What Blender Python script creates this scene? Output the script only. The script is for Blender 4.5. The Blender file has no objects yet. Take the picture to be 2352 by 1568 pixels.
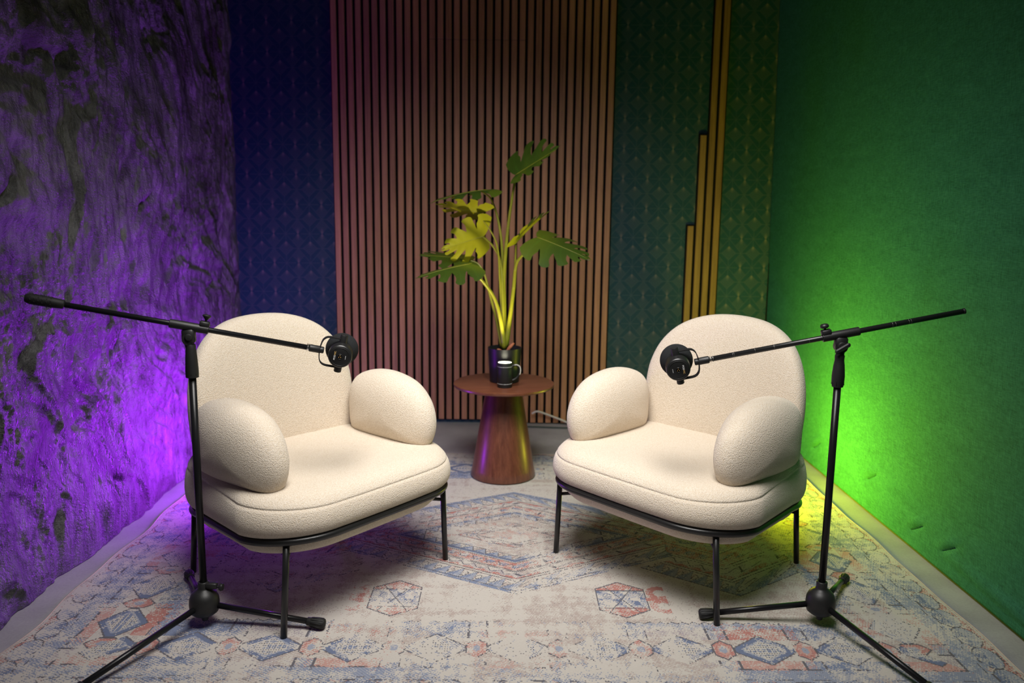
import bpy, bmesh, math, random
import numpy as np
from mathutils import Vector, Matrix

random.seed(7)
rng = np.random.default_rng(7)
scene = bpy.context.scene
COL = scene.collection
PI = math.pi

# ------------------------------------------------------------------ camera
F = 1815.0                                  # focal length in pixels of the 2352 px wide frame
PIT, YAW, ROL = [math.radians(a) for a in (9.07, 0.41, -0.67)]
CAMZ = 1.26
cp, sp = math.cos(PIT), math.sin(PIT)
cy, sy = math.cos(YAW), math.sin(YAW)
cr, sr = math.cos(ROL), math.sin(ROL)
FWD = np.array([sy * cp, cy * cp, -sp])
_r = np.array([cy, -sy, 0.0])
_d = np.cross(FWD, _r)
RIGHT = cr * _r + sr * _d
DOWN = -sr * _r + cr * _d
CAM = np.array([0, 0, CAMZ])


def at(px, py, Y):
    """point of the room at depth Y seen at a pixel of the photograph"""
    d = RIGHT * ((px - 1176) / F) + DOWN * ((py - 784) / F) + FWD
    return CAM + d * (Y / d[1])


cd = bpy.data.cameras.new('camera')
cam = bpy.data.objects.new('camera', cd)
COL.objects.link(cam)
cd.sensor_width = 36
cd.lens = F / 2352 * 36
cd.clip_start = 0.05
cam.matrix_world = Matrix((
    (RIGHT[0], -DOWN[0], -FWD[0], 0), (RIGHT[1], -DOWN[1], -FWD[1], 0),
    (RIGHT[2], -DOWN[2], -FWD[2], CAMZ), (0, 0, 0, 1)))
cd.dof.use_dof = True
cd.dof.focus_distance = 2.55
cd.dof.aperture_fstop = 2.2
scene.camera = cam

# ------------------------------------------------------------------ objects


def tag(o, label=None, cat=None, group=None, kind=None):
    for k, v in (('label', label), ('category', cat), ('group', group), ('kind', kind)):
        if v:
            o[k] = v
    return o


def thing(name, label, cat, loc=(0, 0, 0), rz=0, group=None):
    o = bpy.data.objects.new(name, None)
    COL.objects.link(o)
    o.location = loc
    o.rotation_euler = (0, 0, rz)
    o.empty_display_size = 0.05
    return tag(o, label, cat, group)


class MB:
    """collects vertices and faces; build() links them as one mesh object"""

    def __init__(self):
        self.v, self.f, self.m = [], [], []

    def add(self, vs, fs, mi=0):
        n = len(self.v)
        self.v += [tuple(map(float, p)) for p in vs]
        self.f += [tuple(n + i for i in f) for f in fs]
        self.m += [mi] * len(fs)
        return self

    def rings(self, rings, closed=True, cap0=True, cap1=True, mi=0):
        """loft a list of rings (equal point counts)"""
        k = len(rings[0])
        vs = [p for r in rings for p in r]
        fs = []
        for i in range(len(rings) - 1):
            for j in range(k if closed else k - 1):
                a, b = i * k + j, i * k + (j + 1) % k
                fs.append((a, b, b + k, a + k))
        if cap0:
            fs.append(tuple(range(k))[::-1])
        if cap1:
            fs.append(tuple((len(rings) - 1) * k + j for j in range(k)))
        return self.add(vs, fs, mi)

    def lathe(self, prof, c=(0, 0, 0), ax=(0, 0, 1), n=40, cap0=True, cap1=True, mi=0):
        """profile of (radius, distance along axis) around an axis"""
        ax = np.array(ax, float)
        ax /= np.linalg.norm(ax)
        e1 = np.cross(ax, (0, 0, 1.0))
        if np.linalg.norm(e1) < 1e-3:
            e1 = np.array([1.0, 0, 0])
        e1 /= np.linalg.norm(e1)
        e2 = np.cross(ax, e1)
        c = np.array(c, float)
        R = []
        for r, h in prof:
            R.append([c + ax * h + r * (math.cos(2 * PI * k / n) * e1 + math.sin(2 * PI * k / n) * e2) for k in range(n)])
        return self.rings(R, True, cap0, cap1, mi)

    def tube(self, pts, r, n=14, caps=True, closed=False, mi=0):
        pts = [np.array(p, float) for p in pts]
        m = len(pts)
        rr = r if hasattr(r, '__len__') else [r] * m
        tg = []
        for i in range(m):
            if closed:
                t = pts[(i + 1) % m] - pts[i - 1]
            else:
                t = pts[min(i + 1, m - 1)] - pts[max(i - 1, 0)]
            tg.append(t / np.linalg.norm(t))
        up = np.array([0, 0, 1.0]) if abs(tg[0][2]) < .9 else np.array([1.0, 0, 0])
        e1 = np.cross(tg[0], up)
        e1 /= np.linalg.norm(e1)
        R = []
        for i in range(m):
            e1 = e1 - tg[i] * (e1 @ tg[i])
            e1 /= np.linalg.norm(e1)
            e2 = np.cross(tg[i], e1)
            R.append([pts[i] + rr[i] * (math.cos(2 * PI * k / n) * e1 + math.sin(2 * PI * k / n) * e2) for k in range(n)])
        if closed:
            R.append(R[0])
            return self.rings(R, True, False, False, mi)
        return self.rings(R, True, caps, caps, mi)

    def box(self, c, s, axes=None, bev=0.0, mi=0):
        """box of full size s about c along axes, with chamfered long edges"""
        if axes is None:
            axes = np.eye(3)
        axes = [np.array(a, float) / np.linalg.norm(a) for a in axes]
        c = np.array(c, float)
        x, y, z = s[0] / 2, s[1] / 2, s[2] / 2
        b = min(bev, x * .9, y * .9)
        if b > 0:
            o = [(x - b, y), (x, y - b), (x, -y + b), (x - b, -y), (-x + b, -y), (-x, -y + b), (-x, y - b), (-x + b, y)]
        else:
            o = [(x, y), (x, -y), (-x, -y), (-x, y)]
        R = []
        bz = min(bev, z * .9)
        lv = [(-z, 1 if bz == 0 else None), (z, 1)] if bz == 0 else [(-z, 0), (-z + bz, 1), (z - bz, 1), (z, 0)]
        for zz, f in lv:
            fx, fy = (1, 1) if f else ((x - bz * .7) / x, (y - bz * .7) / y)
            R.append([c + axes[0] * px * fx + axes[1] * py * fy + axes[2] * zz for px, py in o][::-1])
        return self.rings(R, mi=mi)

    def build(self, name, mats, parent=None, smooth=True, angle=None, off=(0, 0, 0), subsurf=0):
        me = bpy.data.meshes.new(name)
        v = np.array(self.v, float) - np.array(off, float)
        me.from_pydata([tuple(p) for p in v], [], self.f)
        me.validate()
        for m in (mats if isinstance(mats, (list, tuple)) else [mats]):
            me.materials.append(m)
        if any(self.m) and len(self.m) == len(me.polygons):
            me.polygons.foreach_set('material_index', self.m)
        bm = bmesh.new()
        bm.from_mesh(me)
        bmesh.ops.remove_doubles(bm, verts=bm.verts, dist=1e-6)
        bmesh.ops.recalc_face_normals(bm, faces=bm.faces)
        if smooth:
            for f in bm.faces:
                f.smooth = True
            if angle:
                for e in bm.edges:
                    if len(e.link_faces) == 2 and e.calc_face_angle(0) > math.radians(angle):
                        e.smooth = False
        bm.to_mesh(me)
        bm.free()
        o = bpy.data.objects.new(name, me)
        COL.objects.link(o)
        if parent:
            o.parent = parent
        if subsurf:
            md = o.modifiers.new('subdivision', 'SUBSURF')
            md.levels = subsurf
            md.render_levels = subsurf
        return o


def spline(pts, n=12, closed=False):
    """Catmull-Rom resampling"""
    P = [np.array(p, float) for p in pts]
    m = len(P)
    out = []
    for i in range(m if closed else m - 1):
        if closed:
            p0, p1, p2, p3 = P[i - 1], P[i], P[(i + 1) % m], P[(i + 2) % m]
        else:
            p1, p2 = P[i], P[i + 1]
            p0 = P[i - 1] if i else 2 * p1 - p2
            p3 = P[i + 2] if i + 2 < m else 2 * p2 - p1
        for k in range(n):
            t = k / n
            out.append(.5 * ((2 * p1) + (-p0 + p2) * t + (2 * p0 - 5 * p1 + 4 * p2 - p3) * t * t + (-p0 + 3 * p1 - 3 * p2 + p3) * t ** 3))
    if not closed:
        out.append(P[-1])
    return out


# ------------------------------------------------------------------ noise
_perm = rng.permutation(512)
_perm = np.concatenate([_perm, _perm])
_ga = rng.random(512) * 2 * PI
_gx, _gy = np.cos(_ga), np.sin(_ga)


def perlin(x, y, seed=0):
    x = np.asarray(x, float) + seed * 17.31
    y = np.asarray(y, float) + seed * 5.77
    xi, yi = np.floor(x).astype(int), np.floor(y).astype(int)
    xf, yf = x - xi, y - yi
    u, v = xf ** 3 * (xf * (xf * 6 - 15) + 10), yf ** 3 * (yf * (yf * 6 - 15) + 10)

    def g(ix, iy, dx, dy):
        h = _perm[(_perm[ix & 511] + iy) & 511]
        return _gx[h] * dx + _gy[h] * dy
    a = g(xi, yi, xf, yf)
    b = g(xi + 1, yi, xf - 1, yf)
    c = g(xi, yi + 1, xf, yf - 1)
    d = g(xi + 1, yi + 1, xf - 1, yf - 1)
    return 1.4 * ((a * (1 - u) + b * u) * (1 - v) + (c * (1 - u) + d * u) * v)


def fbm(x, y, o=4, seed=0, gain=.5):
    s, a = 0, 1.0
    for i in range(o):
        s = s + a * perlin(x, y, seed + i * 3)
        x, y, a = x * 2.03, y * 2.03, a * gain
    return s


# ------------------------------------------------------------------ materials
def lin(c):
    return tuple(((v / 255) / 12.92 if v / 255 <= .04045 else ((v / 255 + .055) / 1.055) ** 2.4) for v in c)


class NT:
    def __init__(self, name):
        self.mat = bpy.data.materials.new(name)
        self.mat.use_nodes = True
        self.t = self.mat.node_tree
        self.b = self.t.nodes['Principled BSDF']

    def n(self, typ, **kw):
        nd = self.t.nodes.new(typ)
        for k, v in kw.items():
            setattr(nd, k, v)
        return nd

    def l(self, a, b):
        self.t.links.new(a, b)

    def m(self, op, a, b=None, c=None):
        nd = self.n('ShaderNodeMath', operation=op)
        for i, v in enumerate((a, b, c)):
            if v is None:
                continue
            if isinstance(v, (int, float)):
                nd.inputs[i].default_value = v
            else:
                self.l(v, nd.inputs[i])
        return nd.outputs[0]

    def mix(self, f, a, b):
        nd = self.n('ShaderNodeMix', data_type='RGBA')
        for s, v in ((nd.inputs[0], f), (nd.inputs[6], a), (nd.inputs[7], b)):
            if isinstance(v, (int, float)):
                s.default_value = v
            elif isinstance(v, tuple):
                s.default_value = (*v[:3], 1)
            else:
                self.l(v, s)
        return nd.outputs[2]

    def coords(self, kind='Object', scale=(1, 1, 1)):
        tc = self.n('ShaderNodeTexCoord')
        mp = self.n('ShaderNodeMapping')
        mp.inputs['Scale'].default_value = scale
        self.l(tc.outputs[kind], mp.inputs[0])
        return mp.outputs[0]

    def noise(self, vec, scale, detail=3, rough=.55, dist=0):
        nd = self.n('ShaderNodeTexNoise')
        nd.inputs['Scale'].default_value = scale
        nd.inputs['Detail'].default_value = detail
        nd.inputs['Roughness'].default_value = rough
        nd.inputs['Distortion'].default_value = dist
        self.l(vec, nd.inputs['Vector'])
        return nd.outputs['Fac']

    def ramp(self, f, stops):
        nd = self.n('ShaderNodeValToRGB')
        e = nd.color_ramp.elements
        while len(e) < len(stops):
            e.new(.5)
        for el, (p, c) in zip(e, stops):
            el.position = p
            el.color = (*c[:3], 1)
        self.l(f, nd.inputs[0])
        return nd.outputs[0]

    def bump(self, h, strength=.5, dist=.01, normal=None):
        nd = self.n('ShaderNodeBump')
        nd.inputs['Strength'].default_value = strength
        nd.inputs['Distance'].default_value = dist
        self.l(h, nd.inputs['Height'])
        if normal is not None:
            self.l(normal, nd.inputs['Normal'])
        return nd.outputs[0]

    def set(self, **kw):
        for k, v in kw.items():
            k = k.replace('_', ' ')
            s = self.b.inputs[k]
            if isinstance(v, tuple):
                s.default_value = (*v[:3], 1) if len(s.default_value) == 4 else v
            elif isinstance(v, (int, float)):
                s.default_value = v
            else:
                self.l(v, s)
        return self.mat


def m_boucle():
    t = NT('cream_boucle')
    v = t.coords('Object')
    vo = t.n('ShaderNodeTexVoronoi')
    vo.inputs['Scale'].default_value = 330
    v2 = t.n('ShaderNodeVectorMath', operation='ADD')
    nz = t.n('ShaderNodeTexNoise')
    nz.inputs['Scale'].default_value = 160
    t.l(v, nz.inputs['Vector'])
    sc = t.n('ShaderNodeVectorMath', operation='SCALE')
    sc.inputs['Scale'].default_value = .003
    t.l(nz.outputs['Color'], sc.inputs[0])
    t.l(v, v2.inputs[0])
    t.l(sc.outputs[0], v2.inputs[1])
    t.l(v2.outputs[0], vo.inputs['Vector'])
    d = t.m('SUBTRACT', 1.0, vo.outputs['Distance'])
    n1 = t.noise(v, 270, 4, .6)
    h = t.m('ADD', t.m('MULTIPLY', d, .6), t.m('MULTIPLY', n1, .9))
    bmp = t.bump(h, .65, .0034)
    f = t.m('MULTIPLY', t.m('SUBTRACT', h, .55), 1.5)
    f.node.use_clamp = True
    col = t.mix(f, lin((209, 193, 171)), lin((235, 226, 213)))
    return t.set(Base_Color=col, Roughness=.95, Normal=bmp, Sheen_Weight=.25, Sheen_Roughness=.5, Specular_IOR_Level=.15)


def m_plain(name, c, rough=.4, metal=0, spec=.5, grain=None, bump=.15):
    t = NT(name)
    v = t.coords('Object')
    s, amt = grain or (60, .12)
    n = t.noise(v, s, 3)
    a = tuple(x * (1 - amt) for x in c)
    b = tuple(min(1, x * (1 + amt)) for x in c)
    return t.set(Base_Color=t.mix(n, a, b), Roughness=rough, Metallic=metal, Specular_IOR_Level=spec, Normal=t.bump(t.noise(v, s * 6, 2), bump, .0006))


def m_wood(name, dark, light, sc, rough, axis_scale, bump=.2, coat=0.0):
    t = NT(name)
    v = t.coords('Object', axis_scale)
    n1 = t.noise(v, sc, 6, .6, .6)
    n2 = t.noise(v, sc * 7, 3, .6)
    f = t.m('ADD', t.m('MULTIPLY', n1, .7), t.m('MULTIPLY', n2, .3))
    oi = t.n('ShaderNodeObjectInfo')
    f = t.m('ADD', f, t.m('MULTIPLY', t.m('SUBTRACT', oi.outputs['Random'], .5), .16))
    col = t.ramp(f, [(.3, dark), (.52, tuple((a + b) / 2 for a, b in zip(dark, light))), (.72, light)])
    return t.set(Base_Color=col, Roughness=rough, Normal=t.bump(n2, bump, .0008), Coat_Weight=coat, Coat_Roughness=.25)


def m_rock():
    t = NT('dark_sprayed_foam')
    v = t.coords('Object')
    n1 = t.noise(v, 3.2, 5, .6, 1.2)
    n2 = t.noise(v, 70, 5, .7)
    vg = t.n('ShaderNodeMapping')
    vg.inputs['Scale'].default_value = (1, 1, .22)
    vg.inputs['Rotation'].default_value = (.25, 0, 0)
    t.l(v, vg.inputs[0])
    n3 = t.noise(vg.outputs[0], 60, 4, .6, .6)
    vo = t.n('ShaderNodeTexVoronoi')
    vo.inputs['Scale'].default_value = 130
    t.l(v, vo.inputs['Vector'])
    n4 = t.noise(v, 230, 2, .6)
    col = t.ramp(n1, [(.36, (.034, .036, .030)), (.47, (.10, .10, .10)), (.7, (.185, .18, .185))])
    msk = t.noise(v, 7, 3, .5)
    sp = t.ramp(t.noise(vg.outputs[0], 42, 5, .75), [(.38, (.35, .35, .35)), (.56, (1, 1, 1)), (.7, (1.25, 1.25, 1.25))])
    mx = t.n('ShaderNodeVectorMath', operation='MULTIPLY')
    t.l(col, mx.inputs[0])
    t.l(sp, mx.inputs[1])
    col = mx.outputs[0]
    h = t.m('ADD', t.m('ADD', n2, t.m('MULTIPLY', n3, .8)), t.m('ADD', t.m('MULTIPLY', n4, .35), t.m('MULTIPLY', t.m('MULTIPLY', vo.outputs['Distance'], msk), .4)))
    return t.set(Base_Color=col, Roughness=.38, Specular_IOR_Level=.7, Normal=t.bump(h, .8, .012))


def m_wallpaper():
    t = NT('art_deco_wallpaper')
    geo = t.n('ShaderNodeNewGeometry')
    sx = t.n('ShaderNodeSeparateXYZ')
    t.l(geo.outputs['Position'], sx.inputs[0])
    x, z = sx.outputs['X'], sx.outputs['Z']
    P, Q = .1433, .1715
    left = t.m('LESS_THAN', x, -.2)
    x0 = t.m('ADD', .674, t.m('MULTIPLY', left, -1.0975 - .674))
    U = t.m('DIVIDE', t.m('SUBTRACT', x, x0), P)
    V = t.m('DIVIDE', t.m('SUBTRACT', z, 1.652), Q)
    fu = t.m('ABSOLUTE', t.m('SUBTRACT', t.m('FRACT', t.m('ADD', U, 100.5)), .5))
    fv = t.m('SUBTRACT', t.m('FRACT', t.m('ADD', V, 100.5)), .5)
    av = t.m('ABSOLUTE', fv)

    def pos(x):
        return t.m('MAXIMUM', x, 0.0)
    # paired diamonds that meet at the star points
    dA = t.m('ADD', t.m('DIVIDE', fu, .27), t.m('DIVIDE', t.m('ABSOLUTE', t.m('SUBTRACT', av, .25)), .25))
    inA = t.m('LESS_THAN', dA, 1.0)
    gA = t.m('MULTIPLY', t.m('POWER', pos(t.m('SUBTRACT', 1, t.m('DIVIDE', av, .24))), 1.3),
             t.m('POWER', pos(t.m('SUBTRACT', 1, t.m('DIVIDE', fu, .10))), 1.6))
    # offset diamonds with a bright upper tip
    fu2 = t.m('SUBTRACT', .5, fu)
    fc = t.m('SUBTRACT', t.m('FRACT', t.m('ADD', V, 100.0)), .5)
    dC = t.m('ADD', t.m('DIVIDE', fu2, .29), t.m('DIVIDE', t.m('ABSOLUTE', fc), .235))
    inC = t.m('LESS_THAN', dC, 1.0)
    gC = t.m('MULTIPLY', t.m('POWER', pos(t.m('SUBTRACT', 1, t.m('DIVIDE', t.m('SUBTRACT', .235, fc), .2))), 1.3),
             t.m('POWER', pos(t.m('SUBTRACT', 1, t.m('DIVIDE', fu2, .12))), 1.4))

    def line(d, c, w):
        return t.m('LESS_THAN', t.m('ABSOLUTE', t.m('SUBTRACT', d, c)), w)
    diag = t.m('LESS_THAN', t.m('ABSOLUTE', t.m('SUBTRACT', t.m('ADD', fu, av), .5)), .012)
    cross = t.m('LESS_THAN', t.m('ABSOLUTE', t.m('SUBTRACT', fu2, av)), .010)
    cross = t.m('MULTIPLY', cross, t.m('LESS_THAN', av, .3))
    hl = t.m('MULTIPLY', t.m('LESS_THAN', av, .008), t.m('GREATER_THAN', fu, .12))
    hl2 = t.m('MULTIPLY', t.m('GREATER_THAN', av, .49), t.m('LESS_THAN', fu, .25))
    vl = t.m('MULTIPLY', t.m('LESS_THAN', fu2, .008), t.m('GREATER_THAN', t.m('ABSOLUTE', fc), .24))
    ln = t.m('MAXIMUM', t.m('MAXIMUM', t.m('MAXIMUM', diag, cross), t.m('MAXIMUM', hl, hl2)), t.m('MAXIMUM', vl, line(dC, 1.02, .04)))
    fill = t.m('MAXIMUM', t.m('MULTIPLY', inA, .040), t.m('MULTIPLY', inC, .044))
    glow = t.m('MAXIMUM', t.m('MULTIPLY', gA, inA), t.m('MULTIPLY', gC, inC))
    fac = t.m('MAXIMUM', t.m('ADD', fill, t.m('MULTIPLY', glow, .38)), t.m('MULTIPLY', ln, .085))
    ns = t.noise(geo.outputs['Position'], 40, 2)
    base = t.mix(ns, (.004, .033, .050), (.007, .045, .066))
    col = t.mix(fac, base, (.38, .28, .22))
    return t.set(Base_Color=col, Roughness=t.m('SUBTRACT', .55, t.m('MULTIPLY', fac, .2)), Specular_IOR_Level=.3)


def m_fabric():
    t = NT('teal_stretched_fabric')
    va = t.coords('Object', (1, .12, 1))
    vb = t.coords('Object', (1, 1, .12))
    n1 = t.noise(va, 330, 2, .6, .2)
    n2 = t.noise(vb, 330, 2, .6, .2)
    n3 = t.noise(t.coords('Object', (1, .3, 1)), 26, 4, .6)
    h = t.m('ADD', n1, n2)
    f = t.m('ADD', t.m('MULTIPLY', h, .42), t.m('MULTIPLY', n3, .2))
    col = t.ramp(f, [(.36, (.011, .053, .054)), (.53, (.018, .085, .088)), (.7, (.029, .122, .122))])
    return t.set(Base_Color=col, Roughness=.9, Specular_IOR_Level=.04, Normal=t.bump(h, .35, .0015))


def m_floor():
    t = NT('grey_vinyl_floor')
    v = t.coords('Object')
    n = t.noise(v, 5, 5)
    n2 = t.noise(v, 120, 2)
    col = t.ramp(t.m('ADD', t.m('MULTIPLY', n, .7), t.m('MULTIPLY', n2, .3)), [(.35, (.26, .25, .26)), (.65, (.36, .35, .355))])
    return t.set(Base_Color=col, Roughness=.42, Specular_IOR_Level=.35)


def m_rug():
    t = NT('printed_flat_rug')
    at_ = t.n('ShaderNodeAttribute')
    at_.attribute_name = 'print'
    v = t.coords('Object')
    w = t.n('ShaderNodeTexWave')
    w.inputs['Scale'].default_value = 220
    t.l(v, w.inputs['Vector'])
    n = t.noise(v, 300, 2)
    h = t.m('ADD', t.m('MULTIPLY', w.outputs['Fac'], .3), n)
    return t.set(Base_Color=at_.outputs['Color'], Roughness=.95, Specular_IOR_Level=.12, Normal=t.bump(h, .3, .001))


def m_leaf():
    t = NT('monstera_leaf')
    v = t.coords('Object')
    at_ = t.n('ShaderNodeAttribute')
    at_.attribute_name = 'vein'
    n = t.noise(v, 18, 3)
    base = t.mix(n, (.020, .044, .006), (.038, .070, .008))
    col = t.mix(at_.outputs['Fac'], base, (.03, .07, .008))
    back = t.mix(n, (.21, .225, .007), (.29, .29, .009))  # lamp's yellow light put into the underside colour
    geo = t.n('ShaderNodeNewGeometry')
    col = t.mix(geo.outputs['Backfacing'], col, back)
    m = t.set(Base_Color=col, Roughness=.42, Specular_IOR_Level=.22)
    tr = t.n('ShaderNodeBsdfTranslucent')
    tr.inputs['Color'].default_value = (.30, .36, .01, 1)
    ms = t.n('ShaderNodeMixShader')
    ms.inputs[0].default_value = .10
    t.l(t.b.outputs[0], ms.inputs[1])
    t.l(tr.outputs[0], ms.inputs[2])
    t.l(ms.outputs[0], t.t.nodes['Material Output'].inputs[0])
    return m


def m_emit(name, c, s):
    t = NT(name)
    n = t.noise(t.coords('Object'), 8, 1)
    return t.set(Base_Color=c, Emission_Color=t.mix(n, c, tuple(x * .97 for x in c)), Emission_Strength=s)


M = dict(
    boucle=m_boucle(), rock=m_rock(), paper=m_wallpaper(), fabric=m_fabric(), floor=m_floor(), rug=m_rug(), leaf=m_leaf(),
    black=m_plain('black_powder_coat', (.012, .012, .012), .32, 0, .5),
    satin=m_plain('black_satin_tube', (.008, .008, .009), .30, 0, .32),
    plastic=m_plain('black_plastic', (.013, .013, .013), .45, 0, .4, (80, .15), .3),
    rubber=m_plain('black_rubber', (.011, .011, .011), .6, 0, .35, (90, .2), .4),
    foam=m_plain('black_foam', (.016, .017, .018), .95, 0, .15, (400, .5), 1.0),
    felt=m_plain('black_felt_backing', (.004, .004, .004), .95, 0, .1),
    chrome=m_plain('chrome', (.75, .75, .75), .15, 1),
    steel=m_plain('worn_steel', (.22, .21, .20), .45, .8),
    brass=m_plain('gold_contact', (.75, .48, .15), .25, 1),
    white=m_plain('white_print', (.75, .75, .75), .5),
    gold=m_plain('gold_print', (.55, .36, .13), .45),
    ivory=m_plain('white_cable_sheath', (.55, .52, .48), .5),
    greencable=m_plain('dark_green_cable_sheath', (.012, .03, .022), .5),
    husk=m_plain('copper_brown_husk', (.28, .09, .045), .6, 0, .3, (40, .3)),
    binding=m_plain('pale_rug_binding', lin((196, 172, 162)), .9, 0, .1, (200, .2), .6),
    ceiling=m_plain('dark_ceiling_paint', (.03, .03, .032), .8, 0, .2),
    slat=m_wood('walnut_slat', (.23, .103, .052), (.51, .245, .128), 6, .5, (14, 14, .5)),
    gslat=m_wood('ochre_slat', (.13, .062, .018), (.32, .165, .045), 6, .5, (14, 14, .5)),
    table=m_wood('red_walnut_veneer', (.075, .022, .012), (.19, .066, .034), 5, .30, (1.2, 14, 14), .08, .35),
    cone=m_wood('red_walnut_cone', (.075, .022, .012), (.19, .066, .034), 5, .32, (14, 14, .9), .08, .14),
    potm=m_plain('black_glazed_pot', (.010, .009, .011), .38, 0, .4),
    soil=m_plain('dark_soil', (.012, .009, .007), .95, 0, .1, (90, .5), 1.0),
    glow=m_emit('warm_white_diffuser', (1.0, .96, .70), 16),
)


def m_stem():
    t = NT('monstera_stalk')
    n = t.noise(t.coords('Object', (8, 8, 1)), 12, 3)
    return t.set(Base_Color=t.mix(n, (.14, .15, .013), (.23, .225, .018)), Roughness=.35)


M['stem'] = m_stem()

# ------------------------------------------------------------------ setting
YB = 4.725                                   # wallpapered wall
XL, XR = -1.53, 1.593


def plane_obj(name, vs, mat, kind='structure'):
    o = MB().add(vs, [(0, 1, 2, 3)]).build(name, mat, None, False)
    tag(o, kind=kind)
    return o


plane_obj('floor', [(-2.0, -1.2, 0), (2.0, -1.2, 0), (2.0, 5.0, 0), (-2.0, 5.0, 0)], M['floor'])
plane_obj('ceiling', [(-2.0, -1.2, 2.95), (-2.0, 5.0, 2.95), (2.0, 5.0, 2.95), (2.0, -1.2, 2.95)], M['ceiling'])
wb = MB().box((0, YB + .03, 1.475), (3.5, .06, 2.95)).build('wall_back', M['paper'], None, False)
tag(wb, kind='structure')


def rock_wall():
    ys = np.concatenate([np.arange(-.2, 1.3, .03), np.arange(1.3, YB + .001, .0052)])
    ys[-1] = YB + .004
    zs = np.arange(0.004, 2.95, .0055)
    Yg, Zg = np.meshgrid(ys, zs, indexing='ij')
    w1 = fbm(Yg * 1.1, Zg * .9, 3, 1)
    w2 = fbm(Yg * 1.1 + 9, Zg * .9, 3, 2)
    a = Yg + .17 * w1
    b = Zg + .24 * w2
    # smeared sheets: a slow rise and a sharp lip, dragged mostly upwards
    s = fbm(a * 1.9 + .35 * Zg, b * .8, 4, 4, .42) * 1.5
    saw = s - np.floor(s)
    sheet = np.where(saw < .88, saw / .88, (1 - saw) / .12) ** 1.2
    s2 = fbm(a * 4.2 + 4, b * 1.6 + .5 * a, 4, 6, .45) * 1.3
    saw2 = s2 - np.floor(s2)
    sheet2 = np.where(saw2 < .9, saw2 / .9, (1 - saw2) / .1)
    ridge = 1 - np.abs(fbm(a * 7.5, b * 1.9, 4, 8))
    lump = fbm(a * 1.2, b * 1.2, 3, 11)
    strand = 1 - np.abs(fbm(a * 22 + 3 * w1, b * 4.0 + 2 * w2, 3, 21))
    pits = np.maximum(0, fbm(a * 6, b * 4.5, 3, 14) - .48)
    grain = fbm(Yg * 55, Zg * 38, 3, 17)
    soft = .45 + .55 * np.clip(fbm(a * .9, b * .9, 2, 30) + .6, 0, 1)
    flow = a * 1.0 + .25 * b
    bill = 1 - np.abs(fbm(a * 3.4 + .8 * b, b * 1.3, 4, 23, .55))
    crest = np.clip(1 - 1.6 * np.abs(fbm(flow * 5.5, b * 1.5, 3, 33, .5)), 0, 1) ** 3
    crack = np.clip(1 - 2.4 * np.abs(fbm(flow * 3.1 + 2, b * 1.05, 3, 37, .5)), 0, 1) ** 4
    crack = crack * np.clip(fbm(a * 2.1, b * 2.1, 2, 39) * 2 + .2, 0, 1)
    streak_ = fbm(flow * 30 + 2 * w1, b * 3.2, 3, 43, .6)
    rough = np.clip(fbm(a * 2.2, b * 1.8, 2, 47) * 1.6 + .4, .1, 1)
    h = (.022 * sheet * soft + .009 * sheet2 * soft * np.clip(lump + .5, 0, 1) + .024 * bill + .030 * lump
         + .012 * np.abs(fbm(a * 4.6 + 1, b * 1.9, 3, 52, .5)) + .014 * (1 - np.abs(fbm(flow * 6.5, b * 3.6, 3, 55, .55)))
         + .009 * crest - .022 * crack + .0025 * streak_ * (1.1 - rough) + .0055 * fbm(a * 13, b * 5, 4, 27, .65) * rough
         - .05 * pits + .0045 * grain * rough)
    h = h * (.45 + .55 * np.clip(Zg / .16, 0, 1)) + .012 * (1 - np.clip(Zg / .16, 0, 1))
    edge = np.clip((YB - Yg) / .35, 0, 1)                    # flattens into the corner with the papered wall
    xx = XL - .028 + h * (0.25 + .75 * edge) - .055 * (1 - edge) ** 2
    # ragged foot of the wall
    foot = np.clip(1 - Zg / .05, 0, 1)
    xx = xx + .012 * foot * (fbm(Yg * 7, Zg * 0 + 3, 3, 40) - .3)
    n0, n1 = Yg.shape
    V = np.stack([xx, Yg, Zg], -1).reshape(-1, 3)
    idx = np.arange(n0 * n1).reshape(n0, n1)
    q = np.stack([idx[:-1, :-1], idx[1:, :-1], idx[1:, 1:], idx[:-1, 1:]], -1).reshape(-1, 4)
    me = bpy.data.meshes.new('wall_left')
    me.vertices.add(len(V))
    me.vertices.foreach_set('co', V.ravel())
    me.loops.add(q.size)
    me.loops.foreach_set('vertex_index', q.ravel())
    me.polygons.add(len(q))
    me.polygons.foreach_set('loop_start', np.arange(0, q.size, 4))
    me.polygons.foreach_set('loop_total', np.full(len(q), 4))
    me.update(calc_edges=True)
    me.polygons.foreach_set('use_smooth', np.ones(len(q), bool))
    me.materials.append(M['rock'])
    o = bpy.data.objects.new('wall_left', me)
    COL.objects.link(o)
    tag(o, kind='structure')


rock_wall()


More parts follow.
